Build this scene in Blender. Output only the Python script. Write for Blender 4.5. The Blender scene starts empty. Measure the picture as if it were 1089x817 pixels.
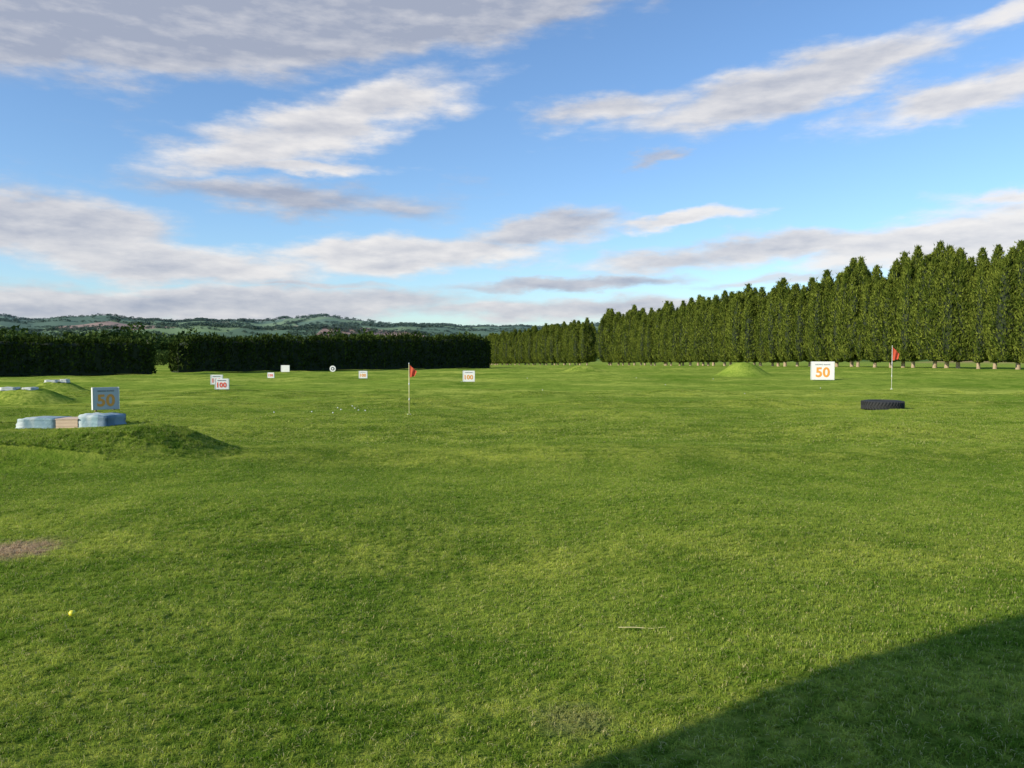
import bpy, bmesh, math, random
import numpy as np
from mathutils import Vector, Matrix
rng=np.random.default_rng(7); random.seed(7)
scene=bpy.context.scene
EYE=1.7
SUN_EL=math.radians(24); TX,TY=0.87,0.49     # horizontal travel direction of sunlight
scene.view_settings.view_transform='Standard'; scene.view_settings.look='None'; scene.view_settings.exposure=0

# ------------------------------------------------------------ helpers
def link(o,parent=None):
    scene.collection.objects.link(o)
    if parent: o.parent=parent
    return o
def mesh_np(name,V,F,mats=(),smooth=False,midx=None):
    V=np.asarray(V,np.float32); F=np.asarray(F,np.int32)
    me=bpy.data.meshes.new(name); n,k=F.shape
    me.vertices.add(len(V)); me.vertices.foreach_set('co',V.ravel())
    me.loops.add(n*k); me.loops.foreach_set('vertex_index',F.ravel())
    me.polygons.add(n); me.polygons.foreach_set('loop_start',np.arange(0,n*k,k,dtype=np.int32))
    for m in mats: me.materials.append(m)
    if midx is not None: me.polygons.foreach_set('material_index',np.asarray(midx,np.int32))
    me.polygons.foreach_set('use_smooth',np.full(n,smooth))
    me.update(calc_edges=True); me.validate(); return me
class NT:
    def __init__(s,tree): s.t=tree
    def n(s,typ,**kw):
        nd=s.t.nodes.new(typ)
        for k,v in kw.items():
            if k=='ins':
                for a,b in v.items():
                    if isinstance(b,bpy.types.NodeSocket): s.t.links.new(b,nd.inputs[a])
                    else: nd.inputs[a].default_value=b
            else: setattr(nd,k,v)
        return nd
    def math(s,op,a,b=None,c=None,clamp=False):
        nd=s.t.nodes.new('ShaderNodeMath'); nd.operation=op; nd.use_clamp=clamp
        for i,x in enumerate((a,b,c)):
            if x is None: continue
            if isinstance(x,bpy.types.NodeSocket): s.t.links.new(x,nd.inputs[i])
            else: nd.inputs[i].default_value=x
        return nd.outputs[0]
    def noise(s,vec,scale,detail=4,rough=.55):
        return s.n('ShaderNodeTexNoise',ins={'Vector':vec,'Scale':scale,'Detail':detail,'Roughness':rough}).outputs['Fac']
    def mix(s,f,a,b,blend='MIX'):
        nd=s.t.nodes.new('ShaderNodeMix'); nd.data_type='RGBA'; nd.blend_type=blend
        for i,x in ((0,f),(6,a),(7,b)):
            if isinstance(x,bpy.types.NodeSocket): s.t.links.new(x,nd.inputs[i])
            else: nd.inputs[i].default_value=(*x,1) if isinstance(x,tuple) and len(x)==3 else x
        return nd.outputs[2]
    def mr(s,x,a,b,c=0.,d=1.,smooth=True):
        nd=s.n('ShaderNodeMapRange',ins={0:x,1:a,2:b,3:c,4:d})
        if smooth: nd.interpolation_type='SMOOTHSTEP'
        return nd.outputs[0]
def newmat(name):
    m=bpy.data.materials.new(name); m.use_nodes=True; t=m.node_tree; t.nodes.clear()
    N=NT(t); out=N.n('ShaderNodeOutputMaterial'); return m,N,out
def simple(name,col,rough=.6,var=.15,scale=8.,bump=.0,metal=0.):
    m,N,out=newmat(name)
    tc=N.n('ShaderNodeTexCoord').outputs['Object']
    f=N.noise(tc,scale,5)
    c=N.mix(f,tuple(x*(1-var) for x in col),tuple(min(1,x*(1+var)) for x in col))
    b=N.n('ShaderNodeBsdfPrincipled',ins={'Base Color':c,'Roughness':rough,'Metallic':metal})
    if bump:
        bp=N.n('ShaderNodeBump',ins={'Height':N.noise(tc,scale*4,4),'Strength':bump,'Distance':.02})
        N.t.links.new(bp.outputs[0],b.inputs['Normal'])
    N.t.links.new(b.outputs[0],out.inputs[0]); return m

# ------------------------------------------------------------ terrain
def sst(a,b,x):
    t=np.clip((x-a)/(b-a),0,1); return t*t*(3-2*t)
W=[(rng.uniform(0,6.28),rng.uniform(0,6.28),2*math.pi/rng.uniform(1.3,8.)) for _ in range(20)]
WH=[(rng.uniform(0,6.28),rng.uniform(0,6.28),2*math.pi/rng.uniform(500,2200)) for _ in range(14)]
MOUNDS=[(-7.9,13.3,3.35,1.9,.42,.58),(-17.4,28.6,2.0,1.5,.42,.3),(-20.6,36.3,1.5,1.2,.42,.3),
        (6.7,75.,2.4,2.4,.62,.15),(17.8,62.,2.3,2.6,1.0,.15)]
def height(x,y):
    x=np.asarray(x,float); y=np.asarray(y,float); r=np.hypot(x,y)
    z=-0.0135*np.log1p(np.exp(np.clip((r-108)/12,-30,30)))*12*(r<460)+(-0.0135*352)*(r>=460)
    z=np.maximum(z,-4.75)
    u=np.zeros_like(r)
    for a,p,k in W:
        u+=np.sin(k*(x*np.cos(a)+y*np.sin(a))+p)*(2*math.pi/k)*.0024
    z=z+u*(1-sst(100,300,r))
    for cx,cy,rx,ry,h,flat in MOUNDS:
        q=np.hypot((x-cx)/rx,(y-cy)/ry)*(1+.05*np.sin(3*np.arctan2(y-cy,x-cx)+cx))
        z=z+h*(1-sst(flat,1.,q))
    az=np.degrees(np.arctan2(x,y))
    H=192*(1-.15*sst(-14,-6,az))*(1+.04*np.sin(az*.9+1)+.02*np.sin(az*2.3))
    z=z+H*sst(900,5200,r)
    w=np.zeros_like(r)
    for a,p,k in WH: w+=np.sin(k*(x*np.cos(a)+y*np.sin(a))+p)*(2*math.pi/k)*.0034
    z=z+w*sst(900,2600,r)
    z=z-120*sst(5600,9000,r)
    return z
def hz(x,y): return float(height(np.array([x]),np.array([y]))[0])

rad=[.25]
while rad[-1]<3: rad.append(rad[-1]*1.03)
while rad[-1]<90: rad.append(rad[-1]*1.014)
while rad[-1]<14000: rad.append(rad[-1]*1.027)
rad=np.array(rad)
ang=np.concatenate([np.arange(-52,52,.4),np.arange(52,308,2.)])
A,R=np.meshgrid(np.radians(ang),rad)
X=R*np.sin(A); Y=R*np.cos(A); Z=height(X,Y)
na=len(ang); nr=len(rad)
V=np.stack([X,Y,Z],-1).reshape(-1,3)
i=np.arange(nr-1)[:,None]; j=np.arange(na)[None,:]; j2=(j+1)%na
F=np.stack([i*na+j,(i+1)*na+j,(i+1)*na+j2,i*na+j2],-1).reshape(-1,4)

# grass colour group
g=bpy.data.node_groups.new('grass_colour','ShaderNodeTree')
g.interface.new_socket('Color',in_out='OUTPUT',socket_type='NodeSocketColor')
g.interface.new_socket('Bare',in_out='OUTPUT',socket_type='NodeSocketFloat')
G=NT(g); go=g.nodes.new('NodeGroupOutput')
P=G.n('ShaderNodeNewGeometry').outputs['Position']
sc=G.n('ShaderNodeVectorMath',operation='MULTIPLY',ins={0:P,1:(1,1,0)}).outputs[0]
n1=G.noise(sc,.13,2); n2=G.noise(sc,1.2,3,.6); n3=G.noise(sc,8.,3,.65)
f=G.math('ADD',G.math('MULTIPLY',n1,.45),G.math('ADD',G.math('MULTIPLY',n2,.55),G.math('MULTIPLY',n3,.6)))
f=G.mr(f,.62,1.0)
col=G.mix(f,(.155,.265,.026),(.66,.70,.130))
wv=G.n('ShaderNodeVectorMath',operation='MULTIPLY',ins={0:sc,1:(.012,.16,0)}).outputs[0]
nb=G.noise(wv,1.,2); col=G.mix(G.mr(nb,.45,.56,0,.45),col,(.23,.37,.042))
def spot(x,y,r,s=1.):
    d=G.n('ShaderNodeVectorMath',operation='DISTANCE',ins={0:sc,1:(x,y,0)}).outputs['Value']
    d=G.math('ADD',d,G.math('MULTIPLY',G.math('SUBTRACT',n3,.5),r*1.8))
    return G.mr(d,r*.2,r*1.3,s,0)
bare=G.math('MAXIMUM',spot(-4.25,6.75,.40,.95),spot(.3,3.75,.2,.2))
col=G.mix(bare,col,(.66,.48,.30))
G.t.links.new(col,go.inputs['Color']); G.t.links.new(bare,go.inputs['Bare'])

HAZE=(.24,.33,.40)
def haze(N,col,k=1.):  # aerial haze painted into the base colour, growing with distance
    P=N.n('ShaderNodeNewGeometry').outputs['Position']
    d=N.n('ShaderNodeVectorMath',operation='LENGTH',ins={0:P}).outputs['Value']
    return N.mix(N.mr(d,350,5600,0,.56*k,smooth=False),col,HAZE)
mg,N,out=newmat('ground_grass')
gc=N.n('ShaderNodeGroup'); gc.node_tree=g
P=N.n('ShaderNodeNewGeometry').outputs['Position']
vor=N.n('ShaderNodeTexVoronoi',ins={'Vector':N.n('ShaderNodeVectorMath',operation='MULTIPLY',ins={0:P,1:(.0040,.0024,0)}).outputs[0],'Scale':1.})
sep=N.n('ShaderNodeSeparateColor',ins={0:vor.outputs['Color']})
ramp=N.n('ShaderNodeValToRGB',ins={0:sep.outputs[0]}); cr=ramp.color_ramp; cr.interpolation='CONSTANT'
cr.elements[0].color=(.08,.14,.03,1); cr.elements[1].position=.2; cr.elements[1].color=(.17,.24,.05,1)
for p,c in ((.42,(.07,.12,.03,1)),(.60,(.38,.31,.15,1)),(.70,(.19,.27,.06,1)),(.86,(.42,.24,.15,1)),(.93,(.10,.16,.04,1))):
    e=cr.elements.new(p); e.color=c
d=N.n('ShaderNodeVectorMath',operation='LENGTH',ins={0:P}).outputs['Value']
fine=N.noise(P,28.,4,.7); mid=N.noise(P,3.,4,.7)
near=N.mix(1.,gc.outputs[0],N.mix(N.mr(d,15,40),(.60,.60,.60),(.74,.76,.74)),'MULTIPLY')  # ground colour dimmed to stand in for blade self-shadowing, less so farther off
near=N.mix(N.mr(mid,.35,.7,.0,.35),near,N.mix(1.,near,(.55,.6,.5),'MULTIPLY'))
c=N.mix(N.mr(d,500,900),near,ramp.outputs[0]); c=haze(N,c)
bp=N.n('ShaderNodeBump',ins={'Height':N.math('ADD',fine,mid),'Strength':.7,'Distance':.05})
b=N.n('ShaderNodeBsdfDiffuse',ins={'Color':c,'Normal':bp.outputs[0]})
N.t.links.new(b.outputs[0],out.inputs[0])
link(bpy.data.objects.new('ground',mesh_np('ground',V,F,[mg],True)))

# ------------------------------------------------------------ grass blades (instanced turf)
mb,N,out=newmat('grass_blades')
gc=N.n('ShaderNodeGroup'); gc.node_tree=g
at=N.n('ShaderNodeAttribute',attribute_name='rnd').outputs['Fac']
c=N.mix(N.mr(at,0,.9,0,.45,smooth=False),gc.outputs[0],(.16,.28,.028))
c=N.mix(N.mr(at,.90,.93),c,(.66,.60,.26))
c=N.mix(N.math('MULTIPLY',gc.outputs[1],.9),c,(.58,.43,.28))
df=N.n('ShaderNodeBsdfDiffuse',ins={'Color':c})
tr=N.n('ShaderNodeBsdfTranslucent',ins={'Color':c})
mx=N.n('ShaderNodeMixShader',ins={0:.4,1:df.outputs[0],2:tr.outputs[0]})
N.t.links.new(mx.outputs[0],out.inputs[0])
def turf(name,size,n,hmin,hmax,w,seed):
    r=np.random.default_rng(seed)
    nc=n//9; cx=r.uniform(-.52,.52,(nc,2))*size
    idx=r.integers(0,nc,n); p=cx[idx]+r.normal(0,size*.018,(n,2))*(1 if size<.8 else .6)
    ch=r.uniform(.45,1.4,nc)
    L=r.uniform(hmin,hmax,n)*ch[idx]; a=r.uniform(0,6.283,n); lean=r.uniform(.4,1.9,n)
    d=np.stack([np.cos(a),np.sin(a)],-1); s=np.stack([-d[:,1],d[:,0]],-1); ww=w*r.uniform(.6,1.3,n)[:,None]
    z0=np.full((n,1),-.012)
    b0=np.hstack([p-s*ww,z0]); b1=np.hstack([p+s*ww,z0])
    m=p+d*(L*lean*.3)[:,None]; mz=(L*.55)[:,None]
    m0=np.hstack([m-s*ww*.8,mz]); m1=np.hstack([m+s*ww*.8,mz])
    t=np.hstack([p+d*(L*lean*.95)[:,None],(L*np.clip(1.05-.38*lean,.3,1))[:,None]])
    V=np.stack([b0,b1,m1,m0,t],1).reshape(-1,3); k=np.arange(n)[:,None]*5
    F=np.concatenate([k+[[0,1,2]],k+[[0,2,3]],k+[[3,2,4]]],1).reshape(-1,3)
    me=mesh_np(name,V,F,[mb]); a=me.attributes.new('rnd','FLOAT','POINT')
    a.data.foreach_set('value',np.repeat(r.uniform(0,1,n),5).astype(np.float32))
    return bpy.data.objects.new(name,me)
coll=bpy.data.collections.new('turf_tiles')
for k in range(3): coll.objects.link(turf('turf_%d_near'%k,.5,3300,.013,.031,.0020,k))
for k in range(3,5): coll.objects.link(turf('turf_%d_wide'%k,1.,3800,.015,.034,.0038,k))
pts=[];rot=[];scl=[];idx=[]
def nrm(x,y,e=.15):
    return (height(x+e,y)-height(x-e,y))/(2*e),(height(x,y+e)-height(x,y-e))/(2*e)
def addgrid(step,y0,y1,scale,ids,lat,fade=None):
    ys=np.arange(y0,y1,step*.97)
    for yy in ys:
        hw=yy*.66+lat; xs=np.arange(-hw,hw,step*.97)
        if fade: xs=xs[rng.random(len(xs))<1-max(0,(yy-fade)/(y1-fade))]
        xs=xs+rng.uniform(-.06,.06,len(xs))*step; yv=yy+rng.uniform(-.06,.06,len(xs))*step
        z=height(xs,yv); gx,gy=nrm(xs,yv)
        for q in range(len(xs)):
            n=Vector((-gx[q],-gy[q],1)).normalized()
            qt=Vector((0,0,1)).rotation_difference(n)@Matrix.Rotation(random.choice((0,1,2,3))*math.pi/2+random.uniform(-.1,.1),4,'Z').to_quaternion()
            e=qt.to_euler()
            pts.append((xs[q],yv[q],z[q])); rot.append(tuple(e)); scl.append(scale*random.uniform(.97,1.06)); idx.append(random.choice(ids))
addgrid(.5,1.6,15.,1.,[0,1,2],1.2)
addgrid(1.,15.2,40.,1.,[3,4],1.5,22)
me=bpy.data.meshes.new('grass'); me.vertices.add(len(pts)); me.vertices.foreach_set('co',np.array(pts,np.float32).ravel())
a=me.attributes.new('rot','FLOAT_VECTOR','POINT'); a.data.foreach_set('vector',np.array(rot,np.float32).ravel())
a=me.attributes.new('scl','FLOAT','POINT'); a.data.foreach_set('value',np.array(scl,np.float32))
a=me.attributes.new('idx','INT','POINT'); a.data.foreach_set('value',np.array(idx,np.int32))
grass=link(bpy.data.objects.new('grass',me))
ng=bpy.data.node_groups.new('grass_scatter','GeometryNodeTree')
ng.interface.new_socket('Geometry',in_out='INPUT',socket_type='NodeSocketGeometry')
ng.interface.new_socket('Geometry',in_out='OUTPUT',socket_type='NodeSocketGeometry')
Q=NT(ng); gi=ng.nodes.new('NodeGroupInput'); gO=ng.nodes.new('NodeGroupOutput')
ci=Q.n('GeometryNodeCollectionInfo'); ci.inputs[0].default_value=coll; ci.inputs[1].default_value=True; ci.inputs[2].default_value=True
def nattr(nm,dt):
    nd=ng.nodes.new('GeometryNodeInputNamedAttribute'); nd.data_type=dt; nd.inputs[0].default_value=nm; return nd.outputs[0]
ip=Q.n('GeometryNodeInstanceOnPoints',ins={'Points':gi.outputs[0],'Instance':ci.outputs[0],'Pick Instance':True,
   'Instance Index':nattr('idx','INT'),'Rotation':nattr('rot','FLOAT_VECTOR'),'Scale':nattr('scl','FLOAT')})
ng.links.new(ip.outputs[0],gO.inputs[0])
md=grass.modifiers.new('scatter','NODES'); md.node_group=ng

# ------------------------------------------------------------ foliage
def foliage(name,dark,light,scale=.5,hz_=False,transl=.25,lo=.4,hi=.95):
    m,N,out=newmat(name)
    P=N.n('ShaderNodeNewGeometry').outputs['Position']
    at=N.n('ShaderNodeAttribute',attribute_name='rnd').outputs['Fac']
    f=N.math('ADD',N.math('MULTIPLY',N.noise(P,scale,3),.9),N.math('MULTIPLY',at,.45))
    c=N.mix(N.mr(f,lo,hi),dark,light)
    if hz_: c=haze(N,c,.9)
    df=N.n('ShaderNodeBsdfDiffuse',ins={'Color':c}); tr=N.n('ShaderNodeBsdfTranslucent',ins={'Color':c})
    mx=N.n('ShaderNodeMixShader',ins={0:transl,1:df.outputs[0],2:tr.outputs[0]})
    N.t.links.new(mx.outputs[0],out.inputs[0]); return m
m_con=foliage('conifer_foliage',(.055,.085,.014),(.235,.275,.045),.7,transl=.25,lo=.42,hi=1.0)
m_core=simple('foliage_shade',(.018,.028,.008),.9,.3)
m_hedge=foliage('hedge_foliage',(.020,.036,.008),(.060,.088,.018),.8,transl=.1)
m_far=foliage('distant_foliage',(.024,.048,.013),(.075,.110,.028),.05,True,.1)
m_bark=simple('bark',(.40,.30,.20),.9,.4,6,.5)
def leaf_tris(p,d,L,w,r,nrmv=None):
    n=len(p); d=d/np.linalg.norm(d,axis=1,keepdims=True)
    k=r.normal(0,1,(n,3))
    if nrmv is not None: k=nrmv+.6*k
    s=np.cross(d,k); s/=np.linalg.norm(s,axis=1,keepdims=True)+1e-9
    V=np.stack([p-s*w[:,None],p+s*w[:,None],p+d*L[:,None]],1).reshape(-1,3)
    return V,np.arange(3*n).reshape(-1,3)
def setrnd(me,n_leaf,r,per=3):
    v=np.full(len(me.vertices),.3,np.float32); v[:n_leaf*per]=np.repeat(r.uniform(0,1,n_leaf),per)
    a=me.attributes.new('rnd','FLOAT','POINT'); a.data.foreach_set('value',v)
def lathe(path,radii,seg):
    n=len(path); a=np.arange(seg)/seg*2*math.pi
    V=np.array([[p[0]+r*math.cos(t),p[1]+r*math.sin(t),p[2]] for p,r in zip(path,radii) for t in a]); F=[]
    for i in range(n-1):
        for j in range(seg):
            a0=i*seg+j; a1=i*seg+(j+1)%seg; F+= [(a0,a1,a1+seg),(a0,a1+seg,a0+seg)]
    return V,np.array(F)
def merge(parts):
    Vs=[];Fs=[];Ms=[];o=0
    for V,F,m in parts:
        Vs.append(V);Fs.append(np.asarray(F)+o);Ms+= [m]*len(F);o+=len(V)
    return np.vstack(Vs),np.vstack(Fs),Ms
def conifer(seed):
    # overlapping upswept plumes -> one shaggy leylandii crown
    r=np.random.default_rng(seed); cols=[(0,0,.8,14.,1.45)]
    for k in range(9):
        a=k*.698+r.uniform(-.4,.4); q=r.uniform(.8,1.7)
        cols.append((math.cos(a)*q,math.sin(a)*q,r.uniform(.8,1.2),14*(1-.065*q-r.uniform(0,.10)),r.uniform(.85,1.25)))
    for k in range(13):
        a=r.uniform(0,6.28); q=r.uniform(1.3,2.0); zb=r.uniform(.8,8.5)
        cols.append((math.cos(a)*q,math.sin(a)*q,zb,zb+r.uniform(3.,5.6)*(1-.03*zb),r.uniform(.5,.8)))
    LV=[];parts=[];D=[];NN=[]
    for ci_,(cx,cy,z0,h,R) in enumerate(cols):
        hh=h-z0; n=int(190*hh*R)
        t=r.uniform(0,1,n); a=r.uniform(0,6.283,n)
        ex=3.2 if ci_<10 else 1.7
        prof=lambda t: R*np.minimum(1,.3+(t/.2)*.7)*np.clip(1-t**ex,0,1)**.85
        lump=1+.11*np.sin(a*3+t*9+seed)+.08*np.sin(t*27+a*5)
        rr=prof(t)*lump*r.uniform(.72,1.16,n)
        lean=(np.array([cx,cy])*(.06 if ci_<10 else -.2))
        x=cx+lean[0]*t+rr*np.cos(a); y=cy+lean[1]*t+rr*np.sin(a); z=z0+t*hh
        LV.append(np.stack([x,y,z],-1))
        D.append(np.stack([np.cos(a)*.45,np.sin(a)*.45,np.full(n,.95)],-1)+r.normal(0,.32,(n,3)))
        NN.append(np.stack([np.cos(a),np.sin(a),.2+.6*t**6],-1))
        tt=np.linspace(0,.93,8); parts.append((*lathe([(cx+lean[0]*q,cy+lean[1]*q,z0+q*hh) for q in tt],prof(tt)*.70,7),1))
        nt=34; LV.append(np.stack([cx+lean[0]+r.normal(0,.18*R,nt),cy+lean[1]+r.normal(0,.18*R,nt),h-r.uniform(-.1,.9,nt)],-1)); D.append(np.stack([r.normal(0,.35,nt),r.normal(0,.35,nt),np.ones(nt)],-1)); NN.append(r.normal(0,1,(nt,3)))
    p=np.vstack(LV); d=np.vstack(D); n=len(p)
    lv,lf=leaf_tris(p,d,r.uniform(.20,.48,n),r.uniform(.04,.10,n),r,np.vstack(NN))
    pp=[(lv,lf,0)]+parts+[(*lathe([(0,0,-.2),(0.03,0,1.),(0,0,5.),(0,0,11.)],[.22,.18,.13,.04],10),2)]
    for k in range(6):
        a=r.uniform(0,6.28); z=r.uniform(.9,1.6); tip=Vector((math.cos(a)*1.2,math.sin(a)*1.2,z+.5))
        pp.append((*lathe([(0,0,z-.1),(tip.x*.5,tip.y*.5,z+.3),tuple(tip)],[.06,.045,.02],5),2))
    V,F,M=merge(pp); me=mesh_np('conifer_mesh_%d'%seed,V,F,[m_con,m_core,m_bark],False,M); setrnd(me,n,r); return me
CON=[conifer(s) for s in range(7)]
def row(p0,p1,spacing,hs,skip=()):
    L=math.hypot(p1[0]-p0[0],p1[1]-p0[1]); n=int(L/spacing)
    for k in range(n+1):
        t=k/n; x=p0[0]+(p1[0]-p0[0])*t+random.gauss(0,.4); y=p0[1]+(p1[1]-p0[1])*t+random.gauss(0,.4)
        h=np.interp(t,[a for a,b in hs],[b for a,b in hs])*(1+.03*math.sin(k*1.1)+.02*math.sin(k*.37))*random.choice((random.uniform(.99,1.03),random.uniform(.90,1.03)))
        o=link(bpy.data.objects.new('conifer_tree',random.choice(CON)))
        o.location=(x,y,hz(x,y)-.05); s=h/14; w=random.uniform(1.0,1.3)
        o.scale=(w,w,s); o.rotation_euler=(random.gauss(0,.014),random.gauss(0,.014),random.uniform(0,6.28))
row((23.4,199),(57.3,88),2.4,[(0,13.1),(.3,13.1),(.55,13.8),(.75,14.5),(.9,15.1),(1,13.8)])
row((59.6,81.5),(67,58),2.4,[(0,12.8),(1,12.6)])
row((-9.5,290),(19.4,208),2.5,[(0,10.8),(.5,11.2),(1,12.0)])

def hedge(p0,p1,h0,h1,seed,thick=.95,dens=95):
    r=np.random.default_rng(seed); L=math.hypot(p1[0]-p0[0],p1[1]-p0[1]); ux,uy=(p1[0]-p0[0])/L,(p1[1]-p0[1])/L
    n=int(L*(h0+h1+2)*dens/2*1.3); s=r.uniform(0,L,n); th=r.uniform(-.05,math.pi+.05,n)
    H=h0+(h1-h0)*s/L
    c=np.cos(th); q=np.sin(th)
    e=.45; cc=np.sign(c)*np.abs(c)**e; ss=np.clip(q,0,1)**e
    side=r.random(n)<.72; ss=np.where(side,r.uniform(.05,1,n),ss); cc=np.where(side,np.sign(c)*(1-.12*ss**4),cc)
    bump=.09*np.sin(s*5.1+seed)+.10*np.sin(s*2.3)+.07*np.sin(s*11.7+ss*3)
    T=thick*(1+bump*1.4+.06*np.sin(ss*14+s*3)); hh=H*(1+.35*bump*.8+.02*np.sin(s*.8)+.03*np.sin(s*3.9+1))
    endf=1-.18*np.exp(-s/.7)-.18*np.exp(-(L-s)/.7); hh=hh*endf
    jit=r.uniform(.86,1.08,n)
    off=cc*T*jit; z=.1+ss*hh*np.where(side,1,jit*.5+.5)
    x=p0[0]+ux*s+(-uy)*off; y=p0[1]+uy*s+ux*off
    p=np.stack([x,y,z+height(x,y)],-1)
    d=np.stack([-uy*cc*.6,ux*cc*.6,.3+.6*ss],-1)+r.normal(0,.4,(n,3))
    ne=700
    for sgn,c0 in ((-1,p0),(1,p1)):
        h=(h0 if sgn<0 else h1)*.86; off=r.uniform(-.85,.85,ne)*thick; zz=r.uniform(.05,1,ne)*h; k=sgn*r.uniform(-.2,.25,ne)
        x=c0[0]+ux*k-uy*off; y=c0[1]+uy*k+ux*off
        p=np.vstack([p,np.stack([x,y,zz+height(x,y)],-1)]); d=np.vstack([d,np.stack([ux*sgn*.6+r.normal(0,.4,ne),uy*sgn*.6+r.normal(0,.4,ne),np.full(ne,.6)],-1)])
    n=len(p)
    lv,lf=leaf_tris(p,d,r.uniform(.14,.36,n),r.uniform(.05,.11,n),r)
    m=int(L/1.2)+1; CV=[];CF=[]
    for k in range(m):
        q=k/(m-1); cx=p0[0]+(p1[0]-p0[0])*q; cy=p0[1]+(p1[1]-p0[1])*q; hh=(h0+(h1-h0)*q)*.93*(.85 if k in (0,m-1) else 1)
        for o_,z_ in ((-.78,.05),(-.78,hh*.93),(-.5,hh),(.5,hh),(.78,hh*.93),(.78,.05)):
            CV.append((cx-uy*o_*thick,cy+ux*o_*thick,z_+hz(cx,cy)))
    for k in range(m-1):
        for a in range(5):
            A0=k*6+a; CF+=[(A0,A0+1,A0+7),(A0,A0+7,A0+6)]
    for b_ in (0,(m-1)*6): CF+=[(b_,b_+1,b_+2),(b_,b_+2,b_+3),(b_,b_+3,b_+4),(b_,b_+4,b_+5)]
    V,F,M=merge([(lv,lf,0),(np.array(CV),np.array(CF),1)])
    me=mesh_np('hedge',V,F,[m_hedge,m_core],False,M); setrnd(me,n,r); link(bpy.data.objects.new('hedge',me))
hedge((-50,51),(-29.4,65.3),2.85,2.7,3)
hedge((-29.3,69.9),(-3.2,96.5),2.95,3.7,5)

# distant trees
def blob(seed,n,lw):
    r=np.random.default_rng(seed); cl=[(0,0,.62,.42)]+[(r.normal(0,.24),r.normal(0,.24),r.uniform(.35,.82),r.uniform(.16,.28)) for _ in range(7)]
    P_=[];D_=[]
    for cx,cy,cz,R in cl:
        m=n//8; d=r.normal(0,1,(m,3)); d/=np.linalg.norm(d,axis=1,keepdims=True)
        P_.append(np.array([cx,cy,cz])+d*R*r.uniform(.75,1.05,(m,1))*np.array([1,1,.8])); D_.append(d+r.normal(0,.5,(m,3)))
    p=np.vstack(P_); p[:,2]=np.maximum(p[:,2],.06)
    return leaf_tris(p,np.vstack(D_),np.full(len(p),lw*1.6),np.full(len(p),lw),r)
def scatter(name,tem,pos,sw,sh,mat):
    Vs=[];T=[t[0] for t in tem]
    for (x,y,z),w,h in zip(pos,sw,sh):
        t=T[random.randrange(len(T))]; a=random.uniform(0,6.28); ca,sa=math.cos(a),math.sin(a)
        Vs.append(np.stack([x+w*(t[:,0]*ca-t[:,1]*sa),y+w*(t[:,0]*sa+t[:,1]*ca),z+h*t[:,2]],-1))
    V=np.vstack(Vs); F=np.arange(len(V)).reshape(-1,3)
    me=mesh_np(name,V,F,[mat]); setrnd(me,len(F),rng); link(bpy.data.objects.new(name,me))
T1=[blob(s,640,.05) for s in range(4)]; T2=[blob(s,80,.11) for s in range(10,15)]
pos=[];sw=[];sh=[]
def addtree(azd,r_,h,w=None):
    a=math.radians(azd); x,y=r_*math.sin(a),r_*math.cos(a); pos.append((x,y,hz(x,y)-.3)); sh.append(h); sw.append(w or h*random.uniform(.8,1.15))
for azd,r_,h in ((-32.3,150,6.6),(-31.2,170,7.2),(-30.3,160,6.6),(-29,190,7.6),(-27.9,185,7.2),(-26.6,210,8.2),(-25.7,180,8.6),(-25.3,200,8.6),(-24,230,8.6),(-23.2,200,7.2),
   (-23.9,130,3.0),(-23.5,125,2.6),(-23.2,128,2.8),(-22.8,140,3.0),
   (-10.6,180,7.6),(-9.9,190,8.4),(-9.3,170,7.3),(-12.5,210,7.),(-5.5,230,8.2),(-4.6,240,8.8),(-3.5,230,8.6)): addtree(azd,r_,h)
for k in range(330):
    c=random.choice((-31,-27,-22,-19,-15,-11,-7,-4,-1)); addtree(c+random.gauss(0,2.2),random.choice((330,420,520,640,760,900))+random.gauss(0,15),random.uniform(7,14))
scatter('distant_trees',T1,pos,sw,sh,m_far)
pos=[];sw=[];sh=[]
for k in range(420):
    azc=random.uniform(-37,12) if k<370 else random.uniform(12,40); rc=random.uniform(900,5200); a=math.radians(azc); x0,y0=rc*math.sin(a),rc*math.cos(a)
    if random.random()<.78:
        th=random.choice((.1,-.15,.3,1.4,-.4))+random.gauss(0,.1); Ln=random.uniform(150,700); n=int(Ln/11)
        for q in range(n):
            if random.random()<.2: continue
            x=x0+math.cos(th)*q*11+random.gauss(0,3); y=y0+math.sin(th)*q*11+random.gauss(0,3)
            pos.append((x,y,hz(x,y)-1)); h=random.uniform(3.5,11); sh.append(h); sw.append(h*random.uniform(1.2,1.8))
    else:
        R_=random.uniform(30,110)
        for q in range(int(R_*.8)):
            x=x0+random.gauss(0,R_*1.8); y=y0+random.gauss(0,R_*.5)
            pos.append((x,y,hz(x,y)-1)); h=random.uniform(9,17); sh.append(h); sw.append(h*random.uniform(1.2,1.7))
scatter('hillside_trees',T2,pos,sw,sh,m_far)

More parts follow.
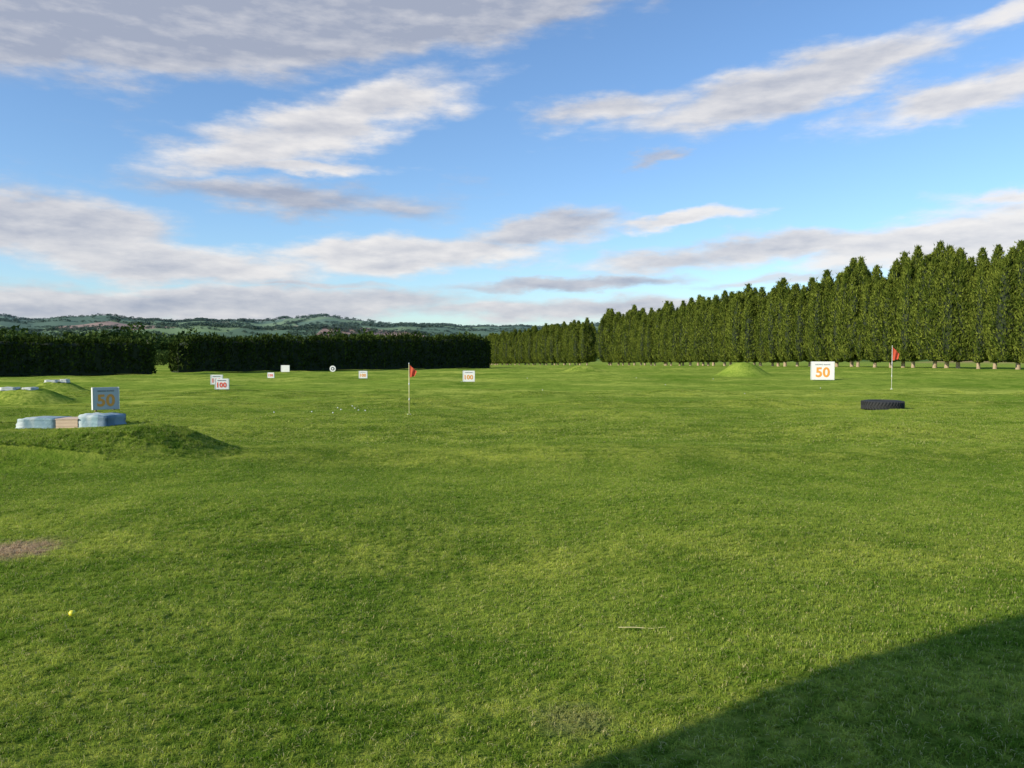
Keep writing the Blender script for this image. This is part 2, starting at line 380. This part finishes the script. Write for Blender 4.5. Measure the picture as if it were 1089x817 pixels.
# ------------------------------------------------------------ objects
def empty(name,loc,rz=0):
    o=bpy.data.objects.new(name,None); o.location=loc; o.rotation_euler=(0,0,rz); o.empty_display_size=.3; return link(o)
def box(name,dim,loc,mat,parent,bev=.01,rot=(0,0,0),seg=2):
    bm=bmesh.new(); bmesh.ops.create_cube(bm,size=1); bmesh.ops.scale(bm,vec=dim,verts=bm.verts)
    if bev: bmesh.ops.bevel(bm,geom=bm.edges[:],offset=bev,segments=seg,affect='EDGES')
    me=bpy.data.meshes.new(name); bm.to_mesh(me); bm.free(); me.materials.append(mat)
    o=link(bpy.data.objects.new(name,me),parent); o.location=loc; o.rotation_euler=rot; return o
def cyl(name,r1,r2,h,loc,mat,parent,seg=16,rot=(0,0,0)):
    bm=bmesh.new(); bmesh.ops.create_cone(bm,cap_ends=True,segments=seg,radius1=r1,radius2=r2,depth=h)
    me=bpy.data.meshes.new(name); bm.to_mesh(me); bm.free(); me.materials.append(mat)
    for p in me.polygons: p.use_smooth=len(p.vertices)==4
    o=link(bpy.data.objects.new(name,me),parent); o.location=loc; o.rotation_euler=rot; return o
def text(name,body,w,loc,mat,parent,off=.0,maxh=9):
    cu=bpy.data.curves.new(name,'FONT'); cu.body=body; cu.align_x='CENTER'; cu.align_y='CENTER'; cu.extrude=.006; cu.size=1; cu.offset=off; cu.space_character=1.05
    t=bpy.data.objects.new('tmp',cu); scene.collection.objects.link(t); bpy.context.view_layer.update()
    me=bpy.data.meshes.new_from_object(t.evaluated_get(bpy.context.evaluated_depsgraph_get())); bpy.data.objects.remove(t)
    co=np.array([v.co[:] for v in me.vertices]); mn,mxx=co.min(0),co.max(0); c=(mn+mxx)/2; s=min(w/(mxx[0]-mn[0]),maxh/(mxx[1]-mn[1]))
    for v in me.vertices: v.co=((v.co.x-c[0])*s,(v.co.y-c[1])*s,v.co.z)
    me.materials.clear(); me.materials.append(mat); me.name=name
    o=link(bpy.data.objects.new(name,me),parent); o.location=loc; o.rotation_euler=(math.pi/2,0,0); return o
m_white=simple('white_paint',(.80,.79,.76),.5,.05,5)
m_shaded=simple('shaded_sign_face',(.46,.50,.53),.6,.05,5)  # shade on the turned sign face, put into its colour as blue-grey
m_or=simple('orange_lettering',(.80,.34,.06),.5,.05)
m_red=simple('red_lettering',(.75,.10,.05),.5,.05)
m_dk=simple('dark_lettering',(.12,.13,.16),.5,.05)
m_wood=simple('weathered_wood',(.34,.24,.15),.8,.25,12,.3)
def sign(x,y,w,h,num,lm,rz=0,face=None,thick=.1,line=True):
    e=empty('yardage_sign',(x,y,hz(x,y)),rz); face=face or m_white; lift=.05
    box('board',(w,thick,h),(0,0,lift+h/2),face,e,.012)
    for s in (-1,1):
        box('leg_%d'%(1 if s<0 else 2),(.05,.07,lift+.25),(s*w*.36,thick/2+.037,(lift+.25)/2-.06),m_wood,e,.004)
        box('edge_trim_%d'%(1 if s<0 else 2),(.025,thick+.02,h),(s*(w/2+.014),0,lift+h/2),m_white,e,.004)
    if num: text('number',num,w*.74,(0,-thick/2-.004,lift+h*(.42 if line else .5)),lm,e,.03,h*.55)
    if line: text('small_print','DRIVING RANGE',w*.66,(0,-thick/2-.004,lift+h*.84),m_dk,e,.0,h*.08)
    return e
sign(-12.05,23.8,.68,.66,'50',m_or,math.radians(40),m_shaded,.12)
sign(-13.1,36.3,.56,.48,'100',m_red,math.radians(6))
sign(-15.8,43,.58,.52,'100',m_red,math.radians(8))
sign(-16.8,56,.42,.38,'150',m_red,0,None,.08,False)
sign(-20.3,72,.72,.6,'',m_red,0,None,.08,False)
sign(-10.0,54,.52,.5,'100',m_or,0)
sign(-2.6,48.4,.68,.66,'100',m_or,0)
sign(20.05,51.9,1.38,1.18,'50',m_or,math.radians(-12),None,.14)
e=empty('round_target',(-16.5,74,hz(-16.5,74)))
cyl('disc',.28,.28,.05,(0,0,.32),m_white,e,28,(math.pi/2,0,0)); cyl('ring',.17,.17,.012,(0,-.032,.32),m_dk,e,24,(math.pi/2,0,0)); cyl('bullseye',.08,.08,.02,(0,-.04,.32),m_white,e,20,(math.pi/2,0,0)); box('post',(.05,.05,.4),(0,.055,.15),m_wood,e,.004)

m_flag,N,out=newmat('red_flag_cloth')
tc=N.n('ShaderNodeTexCoord').outputs['Object']; c=N.mix(N.noise(tc,9,3),(.66,.07,.03),(.85,.14,.06))
df=N.n('ShaderNodeBsdfPrincipled',ins={'Base Color':c,'Roughness':.7}); tr=N.n('ShaderNodeBsdfTranslucent',ins={'Color':c})
N.t.links.new(N.n('ShaderNodeMixShader',ins={0:.35,1:df.outputs[0],2:tr.outputs[0]}).outputs[0],out.inputs[0])
m_pole=simple('yellow_pole',(.75,.68,.36),.4,.1); m_pole2=simple('white_pole',(.8,.78,.7),.4,.05)
def flag(x,y,h,fw,fh,pm,side,r=.011):
    e=empty('golf_flag',(x,y,hz(x,y)),0)
    cyl('pole',r,r*.7,h+.1,(0,0,h/2-.05),pm,e,12)
    for k,z in enumerate((.3,.6)): cyl('stripe_%d'%(k+1),r*1.25,r*1.25,h*.04,(0,0,h*z),m_white,e,12)
    cyl('cup_rim',.055,.055,.02,(0,0,.012),m_white,e,20)
    cyl('finial',r*1.5,r*.6,.03,(0,0,h+.01),m_white,e,12)
    nu,nv=16,20; V=[];F=[]
    for v in range(nv):
        for u in range(nu):
            a=u/(nu-1); b=v/(nv-1)
            xx=a*fw*(1-.28*b); fold=math.sin(a*9+b*1.5)*.16*fw*(.3+a)*(.35+b*.65)
            zz=h-.03-b*fh*(1-.62*a)-a*fh*.52
            V.append((side*(xx+r),fold,zz))
    for v in range(nv-1):
        for u in range(nu-1): k=v*nu+u; F.append((k,k+1,k+nu+1,k+nu))
    me=mesh_np('cloth',V,F,[m_flag],True); link(bpy.data.objects.new('cloth',me),e)
flag(-2.78,21.7,1.38,.2,.34,m_pole,1,.012)
flag(18.05,38.2,2.05,.34,.66,m_pole2,1,.013)

m_rub=simple('tyre_rubber',(.024,.025,.026),.8,.35,10,.4)
e=empty('tractor_tyre',(11.45,24.8,hz(11.45,24.8)-.01),.3)
Ro,Ri,Wd=.61,.34,.30
prof=[(Ri,.07),(Ri+.03,.02),(Ri+.12,.0),(Ro-.09,.005),(Ro-.03,.03),(Ro-.015,.07),(Ro-.01,Wd/2),(Ro-.015,Wd-.07),(Ro-.03,Wd-.03),(Ro-.09,Wd-.005),(Ri+.12,Wd),(Ri+.03,Wd-.02),(Ri,Wd-.07),(Ri+.03,Wd-.085),(Ro-.06,Wd-.06),(Ro-.05,Wd/2),(Ro-.06,.06),(Ri+.03,.085)]
S=64; V=[];F=[];n=len(prof)
for k in range(S):
    a=k/S*2*math.pi
    for r_,z in prof: V.append((r_*math.cos(a),r_*math.sin(a),z))
for k in range(S):
    k2=(k+1)%S
    for q in range(n): q2=(q+1)%n; F.append((k*n+q,k2*n+q,k2*n+q2,k*n+q2))
link(bpy.data.objects.new('casing',mesh_np('casing',V,F,[m_rub],True)),e)
bm=bmesh.new()
for k in range(40):
    for s in (0,1):
        a=(k+.5*s)/40*2*math.pi
        M=Matrix.Rotation(a,4,'Z')@Matrix.Translation((Ro-.008,0,Wd*(.29 if s else .71)))@Matrix.Rotation(.5 if s else -.5,4,'X')@Matrix.Diagonal((.035,.04,Wd*.44,1))
        bmesh.ops.create_cube(bm,size=1,matrix=M)
bmesh.ops.bevel(bm,geom=bm.edges[:],offset=.006,segments=1,affect='EDGES')
me=bpy.data.meshes.new('tread_lugs'); bm.to_mesh(me); bm.free(); me.materials.append(m_rub); link(bpy.data.objects.new('tread_lugs',me),e)

def tarpmat(name,ca,cb):
    m,N,out=newmat(name)
    tc=N.n('ShaderNodeTexCoord').outputs['Object']; f=N.noise(tc,2.2,2)
    c=N.mix(N.mr(f,.42,.58),ca,cb); c=N.mix(N.mr(N.noise(tc,10,3),.6,.8,0,.4),c,(.12,.14,.16))
    bp=N.n('ShaderNodeBump',ins={'Height':N.noise(tc,9,3),'Strength':.5,'Distance':.03})
    b=N.n('ShaderNodeBsdfPrincipled',ins={'Base Color':c,'Roughness':.65,'Normal':bp.outputs[0]}); N.t.links.new(b.outputs[0],out.inputs[0]); return m
m_tarp=tarpmat('tarpaulin',(.42,.48,.48),(.18,.29,.33)); m_tarp2=tarpmat('pale_tarpaulin',(.60,.60,.57),(.42,.45,.45)); m_tarp3=tarpmat('blue_tarpaulin',(.20,.29,.35),(.09,.16,.22))
def bale(x,y,dim,rz,seed=0,lift=0,tilt=0,mat=None):
    bm=bmesh.new(); bmesh.ops.create_cube(bm,size=1); bmesh.ops.bevel(bm,geom=bm.edges[:],offset=.02,segments=2,affect='EDGES')
    bmesh.ops.subdivide_edges(bm,edges=bm.edges[:],cuts=5,use_grid_fill=True)
    r=random.Random(seed); ph=[r.uniform(0,6.28) for _ in range(6)]
    for v in bm.verts:
        c=v.co.copy(); w=.026*(math.sin(c.x*11+ph[0]+c.z*5)+math.sin(c.y*13+ph[1]+c.x*6)+math.sin(c.z*17+ph[2]+c.y*8))
        w+=.03*math.sin(c.x*31+ph[4])*(0.5-c.z)
        sk=max(0,.1-c.z)*.16
        v.co=Vector((c.x*(1+w*.7+sk)*dim[0],c.y*(1+w*1.3+sk)*dim[1],(c.z*(1+w*1.0)+.5+(.04*math.sin(c.x*7+ph[3])))*dim[2]))
    me=bpy.data.meshes.new('tarp_covered_bale'); bm.to_mesh(me); bm.free(); me.materials.append(mat or m_tarp)
    for p in me.polygons: p.use_smooth=True
    # the front skirt of the darker sheet
    o=link(bpy.data.objects.new('tarp_covered_bale',me)); o.location=(x,y,hz(x,y)-.03+lift); o.rotation_euler=(0,tilt,rz); return o
bale(-7.95,13.65,(.64,.5,.20),.05,1)
o=bale(-6.95,13.6,(.52,.5,.24),-.12,2,0,.05)
o.data.materials.append(m_tarp3)
for p in o.data.polygons:
    if p.center.x>.08 and p.normal.z<.6: p.material_index=1
m_ply=simple('plywood',(.64,.47,.33),.7,.12,7,.1)
e=empty('wooden_crate',(-7.42,13.56,hz(-7.42,13.56)-.02),.03)
for k in range(3): box('front_slat_%d'%(k+1),(.36,.02,.052),(0,-.2,.03+k*.054),m_ply,e,.003); box('back_slat_%d'%(k+1),(.36,.02,.052),(0,.2,.03+k*.054),m_ply,e,.003)
for s in (-1,1): box('end_panel_%d'%(1 if s<0 else 2),(.02,.376,.155),(s*.168,0,.085),m_ply,e,.004)
box('lid',(.38,.44,.018),(0,0,.175),m_ply,e,.004)
bale(-17.75,28.4,(.5,.4,.12),.1,3,mat=m_tarp2); bale(-17.1,28.5,(.4,.35,.10),-.1,4,mat=m_tarp2); bale(-20.7,36.2,(.5,.4,.12),.1,5,mat=m_tarp2); bale(-20.2,36.3,(.3,.3,.16),.1,6,mat=m_tarp2)

m_ball=simple('ball_white',(.8,.8,.78),.3,.03); m_yel=simple('ball_yellow',(.80,.72,.05),.3,.03)
def balls(name,L,mat,r=.0214):
    bm=bmesh.new()
    for x,y in L: bmesh.ops.create_icosphere(bm,subdivisions=2,radius=r,matrix=Matrix.Translation((x,y,hz(x,y)+r+.002)))
    me=bpy.data.meshes.new(name); bm.to_mesh(me); bm.free(); me.materials.append(mat)
    for p in me.polygons: p.use_smooth=True
    link(bpy.data.objects.new(name,me))
balls('golf_ball',[(-2.84,5.13)],m_yel)
L=[(random.gauss(-4.9,.8),random.gauss(24.5,1.3)) for _ in range(9)]+[(random.uniform(-12,18),random.uniform(30,60)) for _ in range(8)]
balls('golf_balls',L,m_ball,.020)
V,F=lathe([(0,0,0),(0,0,.1),(0.01,.004,.2),(0.0,0,.29)],[.003,.003,.0025,.0015],6)
o=link(bpy.data.objects.new('straw_stem',mesh_np('straw_stem',V,F,[simple('dry_straw',(.62,.56,.28),.7,.1)],True))); o.location=(.66,4.93,hz(.66,4.93)+.030); o.rotation_euler=(0,math.radians(88),-.08)

# range building behind the viewer (throws the shadow in the corner)
m_clad=simple('timber_cladding',(.22,.15,.09),.8,.3,3,.3); m_roof=simple('roof_sheet',(.18,.19,.2),.6,.1); m_glass=simple('window_glass',(.05,.06,.07),.1,.1)
e=empty('range_building',(0,0,0)); bx0,bx1,by0,by1,bh=-8.,-3.8,-15.,-1.31,6.9
box('walls',(bx1-bx0,by1-by0,bh),((bx0+bx1)/2,(by0+by1)/2,bh/2-.1),m_clad,e,0)
box('roof',(bx1-bx0-.02,by1-by0-.02,.25),((bx0+bx1)/2,(by0+by1)/2,bh+.02),m_roof,e,0)
for k in range(5):
    for fl in (0,1):
        box('window_%d_%d'%(k,fl),(.03,1.2,1.1),(bx1+.016,by1-2-k*2.6,1.7+3*fl),m_glass,e,0); box('window_sill_%d_%d'%(k,fl),(.1,1.4,.06),(bx1+.051,by1-2-k*2.6,1.1+3*fl),m_white,e,.005)
for q in range(11): box('cladding_board_%d'%q,(.02,by1-by0-.04,.015),(bx1+.011,(by0+by1)/2,.3+q*.55),m_clad,e,0)
box('door',(.9,.04,2.05),((bx0+bx1)/2,by1+.021,1.03),m_white,e,0)

# ------------------------------------------------------------ sun, sky
sd=bpy.data.lights.new('sun','SUN'); sd.energy=5; sd.angle=math.radians(.5); sd.color=(1,.91,.72)
so=link(bpy.data.objects.new('sun',sd)); v=Vector((TX*math.cos(SUN_EL),TY*math.cos(SUN_EL),-math.sin(SUN_EL)))
so.rotation_euler=v.to_track_quat('-Z','Y').to_euler(); so.location=(-20,-12,15)
w=bpy.data.worlds.new('World'); scene.world=w; w.use_nodes=True; t=w.node_tree; t.nodes.clear(); N=NT(t)
out=N.n('ShaderNodeOutputWorld')
sky=N.n('ShaderNodeTexSky',sky_type='NISHITA'); sky.sun_disc=False; sky.sun_elevation=SUN_EL; sky.sun_rotation=math.atan2(-TX,-TY)%(2*math.pi)
sky.air_density=1.0; sky.dust_density=.5; sky.ozone_density=2.
skc=N.mix(1.,sky.outputs[0],(.90,1.08,1.28),'MULTIPLY')
bg1=N.n('ShaderNodeBackground',ins={0:skc,1:.15})
D=N.n('ShaderNodeTexCoord').outputs['Generated']
nv=N.n('ShaderNodeVectorMath',operation='NORMALIZE',ins={0:D}).outputs[0]
sx=N.n('ShaderNodeSeparateXYZ',ins={0:nv}); x_,y_,z_=sx.outputs
az=N.math('MULTIPLY',N.math('ARCTAN2',x_,y_),57.2958); el=N.math('MULTIPLY',N.math('ARCSINE',z_),57.2958)
ae=N.n('ShaderNodeCombineXYZ',ins={0:az,1:el,2:0.}).outputs[0]
aes=N.n('ShaderNodeVectorMath',operation='MULTIPLY',ins={0:ae,1:(.13,.36,0)}).outputs[0]
warp=N.n('ShaderNodeTexNoise',ins={'Vector':aes,'Scale':1.,'Detail':5.,'Roughness':.6}).outputs['Color']
wv=N.n('ShaderNodeVectorMath',operation='MULTIPLY',ins={0:N.n('ShaderNodeVectorMath',operation='SUBTRACT',ins={0:warp,1:(.5,.5,.5)}).outputs[0],1:(8,3.0,0)}).outputs[0]
aw=N.n('ShaderNodeVectorMath',operation='ADD',ins={0:ae,1:wv}).outputs[0]
CL=[(-24,20.6,22,4.2,6,2.6,.16),(-4,24.0,17,4.0,8,2.6,.18),(-30,23,18,6,0,2.6,.20),
 (-12.3,15.6,12.5,2.4,16,1.35,.66),(-19,13.0,8,1.5,8,1.1,.5),
 (-15.5,10.6,14,1.5,-2,1.2,.06),(-15.2,12.6,8,.8,2,1.1,.7),
 (-31,8.0,11,2.7,-6,1.7,.40),(-23,6.0,13,2.0,-4,1.6,.66),
 (-7,7.0,13,1.9,2,1.65,.72),(1.5,8.6,9,1.4,6,1.3,.28),
 (16,6.9,17,1.3,3,1.35,.5),(11.5,9.3,7,.7,6,1.2,.85),(28,6.9,11,2.4,6,1.6,.9),(33,9.3,5,.7,3,1.,.9),
 (18.5,17.2,14,2.2,10,1.45,.52),(7,16.4,8,1.5,6,1.15,.42),(29,15.4,10,1.6,5,1.35,.62),(32,19.5,6,1.2,10,1.1,.8),
 (9.6,13.4,2.6,.9,4,1.15,.08),(4,5.0,14,.7,2,1.15,.15),(-14,4.6,8,.5,0,1.0,.12),(18,4.9,9,.6,2,1.,.35),
 (-22,3.2,28,1.5,1,1.6,.36),(6,3.0,28,1.2,0,1.35,.42)]
Dm=None;Ws=None;Bs=None
for a,e_,hw,hh,ti,st,br in CL:
    mp=N.n('ShaderNodeMapping',vector_type='TEXTURE',ins={'Vector':aw,'Location':(a,e_,0),'Rotation':(0,0,math.radians(ti)),'Scale':(hw,hh,1)})
    ln=N.n('ShaderNodeVectorMath',operation='LENGTH',ins={0:mp.outputs[0]}).outputs['Value']
    f=N.mr(ln,1.35,.0,0.,st)
    Dm=f if Dm is None else N.math('MAXIMUM',Dm,f)
    Ws=f if Ws is None else N.math('ADD',Ws,f)
    fb=N.math('MULTIPLY',f,br); Bs=fb if Bs is None else N.math('ADD',Bs,fb)
shade=N.math('DIVIDE',Bs,N.math('ADD',Ws,.01))
fs=N.n('ShaderNodeVectorMath',operation='MULTIPLY',ins={0:ae,1:(.17,.56,0)}).outputs[0]
nf=N.noise(fs,1.,7,.60)
ns=N.noise(N.n('ShaderNodeVectorMath',operation='ADD',ins={0:fs,1:(13.1,4.7,0)}).outputs[0],.45,3,.5)
dn=N.math('ADD',Dm,N.math('ADD',N.math('MULTIPLY',N.math('SUBTRACT',nf,.5),1.6),N.math('MULTIPLY',N.math('SUBTRACT',ns,.5),.7)))
fac=N.mr(dn,.18,1.12,0,.94)
up=N.noise(N.n('ShaderNodeVectorMath',operation='ADD',ins={0:fs,1:(-.10,.26,0)}).outputs[0],1.,5,.56)
relief=N.math('MULTIPLY',N.math('SUBTRACT',nf,up),1.7)
core=N.mr(dn,.8,1.7,.14,-.12)
sh_=N.math('ADD',N.math('ADD',shade,relief),core,clamp=True)
cc=N.mix(sh_,(.39,.43,.54),(.92,.89,.87))
bg2=N.n('ShaderNodeBackground',ins={0:cc,1:.98})
mxs=N.n('ShaderNodeMixShader',ins={0:fac,1:bg1.outputs[0],2:bg2.outputs[0]})
t.links.new(mxs.outputs[0],out.inputs[0])

cam=bpy.data.cameras.new('camera'); cam.sensor_width=36; cam.lens=36*855/1089; cam.clip_start=.05; cam.clip_end=30000
co=link(bpy.data.objects.new('camera',cam)); co.location=(0,0,EYE); co.rotation_euler=(math.radians(90-2.18),0,0)
scene.camera=co
